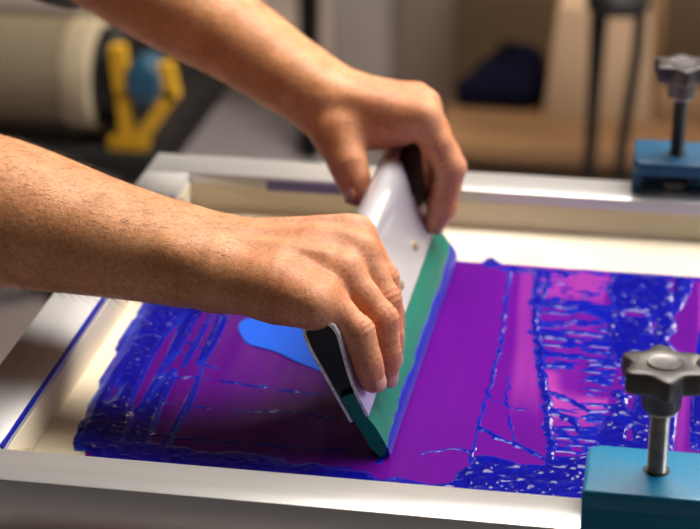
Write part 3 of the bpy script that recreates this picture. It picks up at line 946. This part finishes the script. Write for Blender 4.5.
R_t = [(npv((-0.2300, 1.1010, 0.0890)), 0.0125), (npv((-0.2060, 1.1090, 0.0730)), 0.0105), (npv((-0.1985, 1.1080, 0.0480)), 0.0082)]
R_fore = [((-0.560, 1.104, 0.120), 0.010, 0.0375), ((-0.470, 1.094, 0.1150), 0.011, 0.0365), ((-0.4051, 1.085, 0.1105), 0.011, 0.0325), ((-0.3325, 1.075, 0.1015), 0.0105, 0.0228), ((-0.285, 1.067, 0.0975), 0.0115, 0.0182), ((-0.2640, 1.063, 0.0965), 0.0120, 0.0178)]
wr = npv(R_fore[-1][0])
R_extra = [
    (npv((-0.256, 1.046, 0.0920)), npv((-0.222, 1.034, 0.0940)), 0.0160, 0.0155, 0.012),     # heel of the palm, little-finger side
    (npv((-0.222, 1.034, 0.0930)), npv((-0.1965, 1.0165, 0.0937)), 0.0155, 0.0138, 0.012),
    (npv((-0.258, 1.075, 0.0850)), npv((-0.228, 1.100, 0.0880)), 0.0165, 0.0135, 0.012),     # ball of the thumb
    (npv((-0.222, 1.055, 0.0960)), npv((-0.205, 1.070, 0.0980)), 0.0150, 0.0140, 0.012),     # palm
    (npv((-0.285, 1.043, 0.1065)), npv((-0.279, 1.043, 0.1060)), 0.0085, 0.0080, 0.010),     # ulnar head
    (npv((-0.270, 1.070, 0.1130)), npv((-0.187, 1.0735, 0.1150)), 0.0017, 0.0022, 0.006),    # tendons
    (npv((-0.268, 1.060, 0.1120)), npv((-0.195, 1.0510, 0.1105)), 0.0016, 0.0022, 0.006),
    (npv((-0.268, 1.078, 0.1130)), npv((-0.191, 1.0955, 0.1160)), 0.0016, 0.0022, 0.006),
    (npv((-0.250, 1.050, 0.1090)), npv((-0.208, 1.0420, 0.1070)), 0.0012, 0.0012, 0.005),    # vein
]
build_arm('arm', R_fore, R_f, R_t, (0.05, -0.97, -0.16), R_extra, 4200, 3, 'bare hairy forearm and hand nearer the camera gripping the squeegee')

# ---- the arm farther away (the person's left)
L_f = {
    'index': [(npv((-0.1700, 1.2900, 0.1150)), 0.0116), (npv((-0.1500, 1.2880, 0.0800)), 0.0106), (npv((-0.1540, 1.2880, 0.0510)), 0.0090), (npv((-0.1610, 1.2900, 0.0370)), 0.0080)],
    'middle': [(npv((-0.1735, 1.3120, 0.1160)), 0.0116), (npv((-0.1560, 1.3110, 0.0800)), 0.0100), (npv((-0.1600, 1.3130, 0.0500)), 0.0086), (npv((-0.1690, 1.3160, 0.0370)), 0.0076)],
    'ring': [(npv((-0.1810, 1.3330, 0.1130)), 0.0110), (npv((-0.1640, 1.3330, 0.0810)), 0.0096), (npv((-0.1670, 1.3350, 0.0540)), 0.0082), (npv((-0.1760, 1.3370, 0.0410)), 0.0072)],
    'pinky': [(npv((-0.1920, 1.3520, 0.1060)), 0.0100), (npv((-0.1760, 1.3550, 0.0810)), 0.0086), (npv((-0.1770, 1.3570, 0.0600)), 0.0074), (npv((-0.1850, 1.3570, 0.0480)), 0.0064)],
}
L_t = [(npv((-0.2290, 1.2830, 0.1020)), 0.0158), (npv((-0.2190, 1.2690, 0.0860)), 0.0132), (npv((-0.2110, 1.2610, 0.0680)), 0.0100)]
L_fore = [((-0.470, 1.405, 0.2150), 0.010, 0.0320), ((-0.3711, 1.365, 0.1705), 0.010, 0.0270), ((-0.3027, 1.340, 0.1430), 0.0105, 0.0210), ((-0.2650, 1.322, 0.1265), 0.0115, 0.0180), ((-0.2485, 1.315, 0.1210), 0.0125, 0.0178)]
L_extra = [
    (npv((-0.247, 1.335, 0.1100)), npv((-0.205, 1.345, 0.0990)), 0.0160, 0.0140, 0.012),
    (npv((-0.245, 1.302, 0.1120)), npv((-0.228, 1.286, 0.1020)), 0.0180, 0.0160, 0.012),
    (npv((-0.230, 1.288, 0.1010)), npv((-0.184, 1.292, 0.1060)), 0.0130, 0.0110, 0.012),     # web between thumb and index
    (npv((-0.222, 1.296, 0.0980)), npv((-0.190, 1.306, 0.1000)), 0.0120, 0.0120, 0.012),
    (npv((-0.215, 1.318, 0.1050)), npv((-0.195, 1.318, 0.1050)), 0.0140, 0.0130, 0.012),
    (npv((-0.250, 1.310, 0.1385)), npv((-0.178, 1.2920, 0.1260)), 0.0017, 0.0020, 0.006),
    (npv((-0.250, 1.318, 0.1385)), npv((-0.181, 1.3130, 0.1270)), 0.0017, 0.0020, 0.006),
]
la2 = build_arm('arm_', L_fore, L_f, L_t, (0.10, 0.95, -0.20), L_extra, 2000, 5, 'bare forearm and hand farther from the camera over the squeegee end')
la2.name = 'arm.001'

# ---- clothing, outside the picture
Fc = Field((-1.02, 0.86, -0.20), (-0.43, 1.62, 0.62), 0.010)
Dc = Fc.blank(); Fc.big = 0.2; Dc[:] = 0.2
for a, b, ra, rb in [((-0.525, 1.100, 0.118), (-0.60, 1.09, 0.205), 0.058, 0.060), ((-0.60, 1.09, 0.205), (-0.735, 1.06, 0.375), 0.060, 0.072),
                     ((-0.452, 1.398, 0.205), (-0.55, 1.41, 0.265), 0.056, 0.060), ((-0.55, 1.41, 0.265), (-0.735, 1.41, 0.385), 0.060, 0.072),
                     ((-0.745, 1.09, 0.365), (-0.745, 1.38, 0.365), 0.085, 0.085), ((-0.76, 1.13, 0.30), (-0.79, 1.15, -0.06), 0.115, 0.115),
                     ((-0.76, 1.34, 0.30), (-0.79, 1.32, -0.06), 0.115, 0.115), ((-0.735, 1.235, 0.42), (-0.715, 1.235, 0.47), 0.07, 0.06)]:
    Fc.cone(Dc, a, b, ra, rb, 0.04, pad=0.06)
Vc, Qc = Fc.mesh(Dc)
Vc = relax(Vc, Qc, 3)
sh = mesh_np('shirt', Vc, Qc, M['shirt'], person)
sh['label'] = 'dark cotton shirt'
Ft = Field((-1.00, 0.96, FLOOR), (-0.60, 1.52, -0.02), 0.010)
Dt = Ft.blank(); Dt[:] = 0.2
for a, b, ra, rb in [((-0.79, 1.15, -0.10), (-0.79, 1.32, -0.10), 0.108, 0.108), ((-0.79, 1.155, -0.12), (-0.79, 1.13, -0.45), 0.095, 0.070), ((-0.79, 1.13, -0.45), (-0.80, 1.12, -0.80), 0.070, 0.055),
                     ((-0.79, 1.315, -0.12), (-0.79, 1.34, -0.45), 0.095, 0.070), ((-0.79, 1.34, -0.45), (-0.80, 1.35, -0.80), 0.070, 0.055)]:
    Ft.cone(Dt, a, b, ra, rb, 0.04, pad=0.06)
Vt, Qt = Ft.mesh(Dt)
tr = mesh_np('trousers', relax(Vt, Qt, 3), Qt, M['denim'], person)
for y in (1.12, 1.35):
    box('shoe', -0.87, -0.60, y - 0.045, y + 0.045, FLOOR, FLOOR + 0.075, M['black'], person, 0.03, 4)

# =================================================================== BACKGROUND
# ---- black steel bench with the woven roll
bench = empty('steel_bench', (-1.15, 2.70, FLOOR), 'black steel bench frame carrying the woven roll', 'bench')
BZ = -0.37
bx0, bx1, by0, by1 = -1.75, -0.690, 2.44, 3.10
box('front_bar', bx0, bx1, by0, by0 + 0.06, BZ - 0.055, BZ, M['darkmetal'], bench, 0.004)
box('back_bar', bx0, bx1, by1 - 0.06, by1, BZ - 0.055, BZ, M['darkmetal'], bench, 0.004)
box('side_bar', bx1 - 0.125, bx1, by0 + 0.061, by1 - 0.061, BZ - 0.055, BZ, M['darkmetal'], bench, 0.004)
box('side_bar', bx0, bx0 + 0.075, by0 + 0.061, by1 - 0.061, BZ - 0.055, BZ, M['darkmetal'], bench, 0.004)
for x, y in ((bx0 + 0.03, by0 + 0.03), (-0.835, by0 + 0.03), (bx1 - 0.03, by0 + 0.03), (bx0 + 0.03, by1 - 0.03), (-1.05, by1 - 0.03)):
    if True:
        box('leg', x - 0.022, x + 0.022, y - 0.022, y + 0.022, FLOOR, BZ - 0.0552, M['darkmetal'], bench, 0.003)
bm = bmesh.new()
box_bm(bx0 + 0.076, bx1 - 0.126, by0 + 0.061, by1 - 0.061, BZ - 0.03, BZ - 0.015, bm=bm)
from_bm('shelf_panel', bm, M['darkmetal'], bench)

roll = empty('woven_roll', (-1.1, 2.56, BZ), 'large beige woven roll with black end and yellow bracket on the black bench', 'roll')
RC = (2.535, BZ + 0.082); RR = 0.078
def ring_x(x, r, n=48):
    return [(x, RC[0] + r * math.cos(2 * math.pi * k / n), RC[1] + r * math.sin(2 * math.pi * k / n)) for k in range(n)]
xr = -0.795
# drum with UVs along its length
nseg = 64
vs, fs = [], []
for i, x in enumerate((-1.70, xr)):
    for k in range(nseg):
        t = 2 * math.pi * k / nseg
        vs.append((x, RC[0] + RR * math.cos(t), RC[1] + RR * math.sin(t)))
for k in range(nseg):
    fs.append((k, (k + 1) % nseg, nseg + (k + 1) % nseg, nseg + k))
fs.append(tuple(range(nseg))[::-1]); fs.append(tuple(range(nseg, 2 * nseg)))
me = bpy.data.meshes.new('drum'); me.from_pydata(vs, [], fs)
uvl = me.uv_layers.new(name='UVMap')
for p in me.polygons:
    for li, vi in zip(p.loop_indices, p.vertices):
        k = vi % nseg; i = vi // nseg
        kk = nseg if (k == 0 and len(p.vertices) == 4 and max(v % nseg for v in p.vertices) == nseg - 1) else k
        uvl.data[li].uv = (i * 0.895, kk / nseg * 0.49)
auto(link('drum', me, M['roll'], roll), 40)
loft('roll_rim', [ring_x(xr - 0.025, RR + 0.001), ring_x(xr - 0.022, RR + 0.003), ring_x(xr + 0.012, RR + 0.003), ring_x(xr + 0.016, RR - 0.004)], M['rollcap'], roll)
loft('end_disc', [ring_x(xr + 0.0165, RR - 0.010), ring_x(xr + 0.040, RR - 0.010), ring_x(xr + 0.047, RR - 0.016), ring_x(xr + 0.050, 0.02)], M['black'], roll)
# yellow bracket: upright, slanting arm, foot
def bar(name, p, q, w, d, m, parent):
    p, q = Vector(p), Vector(q); a = (q - p).normalized(); s_ = a.cross(Vector((0, 1, 0))).normalized(); t_ = Vector((0, 1, 0))
    rr = []
    for c in (p, q):
        rr.append([c + s_ * w + t_ * d, c - s_ * w + t_ * d, c - s_ * w - t_ * d, c + s_ * w - t_ * d])
    return loft(name, rr, m, parent)
yb = 2.475
BX = -0.735
yk = empty('yellow_spool_bracket', (BX + 0.02, yb, BZ), 'yellow plastic bracket with dark blue hub on the bench corner', 'bracket')
bar('upright', (BX - 0.006, yb, BZ + 0.145), (BX + 0.000, yb, BZ + 0.075), 0.0095, 0.012, M['yellow'], yk)
bar('upright', (BX + 0.000, yb, BZ + 0.082), (BX + 0.004, yb, BZ + 0.002), 0.0085, 0.012, M['yellow'], yk)
bar('foot', (BX - 0.022, yb, BZ + 0.008), (BX + 0.030, yb, BZ + 0.008), 0.008, 0.014, M['yellow'], yk)
bar('slanting_arm', (BX + 0.018, yb, BZ + 0.010), (BX + 0.070, yb, BZ + 0.085), 0.0095, 0.012, M['yellow'], yk)
bar('slanting_arm', (BX + 0.068, yb, BZ + 0.075), (BX + 0.060, yb, BZ + 0.125), 0.0085, 0.012, M['yellow'], yk)
bm = bmesh.new()
hub = [[(BX + 0.031 + r * math.cos(2 * math.pi * k / 24), y, BZ + 0.098 + 1.25 * r * math.sin(2 * math.pi * k / 24)) for k in range(24)] for r, y in ((0.020, yb - 0.018), (0.026, yb - 0.012), (0.026, yb + 0.03), (0.018, yb + 0.036))]
bm.free()
loft('hub', hub, M['bluehub'], yk)
bar('hub_stem', (BX + 0.030, yb + 0.01, BZ + 0.075), (BX + 0.028, yb + 0.01, BZ + 0.045), 0.012, 0.010, M['bluehub'], yk)

# ---- tall black rack
rk = empty('steel_rack', (-0.75, 4.0, FLOOR), 'tall black steel rack standing behind the far hand', 'rack')
for x, y in ((-0.735, 3.80), (-0.735, 4.25), (-1.55, 3.80), (-1.55, 4.25)):
    x = max(x, -1.60) if x > -1 else -1.60
    box('post', x - 0.020, x + 0.020, y - 0.020, y + 0.020, FLOOR, 0.75, M['darkmetal'], rk, 0.003)
for z in (-0.50, 0.10, 0.62):
    box('shelf', -1.62, -0.715, 3.825, 4.225, z, z + 0.03, M['darkmetal'], rk, 0.003)

# ---- cabinets and boxes at the back
gc = empty('grey_cabinet', (-0.64, 4.05, FLOOR), 'pale grey cabinet in the blurred background behind the far hand', 'cabinet')
box('body', -0.702, -0.560, 3.87, 4.35, FLOOR + 0.04, 0.20, M['greycab'], gc, 0.004)
box('door', -0.700, -0.562, 3.85, 3.869, FLOOR + 0.06, 0.19, M['greycab'], gc, 0.004)
box('plinth', -0.69, -0.57, 3.89, 4.33, FLOOR, FLOOR + 0.0395, M['darkmetal'], gc)
bc = empty('brown_cabinet', (-0.48, 4.0, FLOOR), 'dull brown panel cabinet beside the grey cabinet', 'cabinet')
box('body', -0.555, -0.405, 3.80, 4.35, FLOOR + 0.04, 0.05, M['browncab'], bc, 0.004)
box('plinth', -0.545, -0.415, 3.82, 4.33, FLOOR, FLOOR + 0.0395, M['darkmetal'], bc)

wb = empty('wooden_bench', (-0.05, 3.14, FLOOR), 'low brown wooden bench behind the far rail', 'bench')
WZ = -0.52
for k in range(3):
    box('plank', -0.375, 0.45, 2.985 + k * 0.105, 2.985 + k * 0.105 + 0.102, WZ - 0.03, WZ, M['wood'], wb, 0.004)
for x in (-0.34, 0.41):
    for y in (3.02, 3.26):
        box('leg', x - 0.025, x + 0.025, y - 0.025, y + 0.025, FLOOR, WZ - 0.0302, M['carddark'], wb, 0.003)
box('apron', -0.31, 0.38, 3.005, 3.025, WZ - 0.13, WZ - 0.0302, M['carddark'], wb, 0.002)


def carton(x0, x1, y0, y1, z0, z1, m, label, taper=0.0):
    e = empty('cardboard_box', ((x0 + x1) / 2, (y0 + y1) / 2, z0), label, 'box')
    o = box('body', x0, x1, y0, y1, z0, z1, m, e, 0.003)
    zm = (z0 + z1) / 2
    for v in o.data.vertices:
        if v.co.z > zm and taper: v.co.x += taper * (1 if v.co.x < (x0 + x1) / 2 else -0.6)
    x0 += taper; x1 -= taper * 0.6
    box('flap', x0 + 0.004, x1 - 0.004, y0 + 0.002, (y0 + y1) / 2 - 0.002, z1 + 0.0002, z1 + 0.004, m, e)
    box('flap', x0 + 0.004, x1 - 0.004, (y0 + y1) / 2 + 0.002, y1 - 0.002, z1 + 0.0002, z1 + 0.004, m, e)
    return e


carton(-0.398, -0.170, 3.42, 3.72, FLOOR, -0.40, M['carddark'], 'dark olive brown cardboard box behind the navy bag')
carton(-0.212, -0.034, 3.12, 3.285, WZ, -0.335, M['cardpale'], 'pale tan cardboard box on the wooden bench behind the stand', 0.016)
carton(-0.165, 0.10, 3.42, 3.72, FLOOR, -0.36, M['card'], 'brown cardboard box at the back behind the tan box')
carton(-0.030, 0.26, 3.13, 3.285, WZ, -0.462, M['card'], 'flat brown cardboard box at the right end of the bench')
carton(-0.024, 0.25, 3.14, 3.280, -0.4575, -0.27, M['carddark'], 'dark brown cardboard box on top of the flat brown box')

# navy bag slumped on the bench
Fb = Field((-0.40, 3.08, WZ - 0.012), (-0.18, 3.32, -0.36), 0.005)
Db = Fb.blank(); Db[:] = 0.2
for a, b, ra, rb in [((-0.345, 3.20, WZ + 0.014), (-0.252, 3.20, WZ + 0.026), 0.020, 0.036), ((-0.305, 3.21, WZ + 0.042), (-0.255, 3.21, WZ + 0.060), 0.030, 0.038), ((-0.340, 3.17, WZ + 0.018), (-0.256, 3.175, WZ + 0.030), 0.024, 0.034)]:
    Fb.cone(Db, a, b, ra, rb, 0.03, pad=0.05)
zz = Fb.ax[2][None, None, :]
Db = np.maximum(Db, (WZ + 0.0015 - zz) + 0 * Db)
Vb, Qb = Fb.mesh(Db)
Vb = relax(Vb, Qb, 2)
bgk = empty('bag', (-0.29, 3.19, WZ), 'slumped navy cloth bag on the wooden bench', 'bag')
mesh_np('body', Vb, Qb, M['navy'], bgk)
tube('handle', [(-0.30 + 0.05 * t, 3.195 - 0.01 * math.sin(math.pi * t), WZ + 0.085 + 0.020 * math.sin(math.pi * t)) for t in np.linspace(0, 1, 12)], 0.005, M['navy'], bgk)

# slim dark stand with bent legs in front of the tan box
stl = empty('stand', (-0.09, 2.86, FLOOR), 'slim black stand with bent legs in front of the tan box', 'stand')
lathe('head', [(0.012, -0.252), (0.042, -0.252), (0.047, -0.247), (0.047, -0.230), (0.040, -0.222), (0.012, -0.220)], -0.090, 2.85, M['black'], stl, 32)
def leg(pts_): tube('leg', pts_, 0.0085, M['darkmetal'], stl)
leg([(-0.122, 2.845, -0.251), (-0.1205, 2.842, -0.34), (-0.1200, 2.84, -0.44), (-0.1215, 2.83, -0.60), (-0.128, 2.81, FLOOR + 0.001)])
leg([(-0.0575, 2.845, -0.251), (-0.0580, 2.842, -0.31), (-0.0650, 2.84, -0.38), (-0.0720, 2.84, -0.46), (-0.0750, 2.83, -0.62), (-0.0740, 2.81, FLOOR + 0.001)])
leg([(-0.112, 2.875, -0.251), (-0.118, 2.885, -0.40), (-0.124, 2.90, -0.62), (-0.132, 2.92, FLOOR + 0.001)])
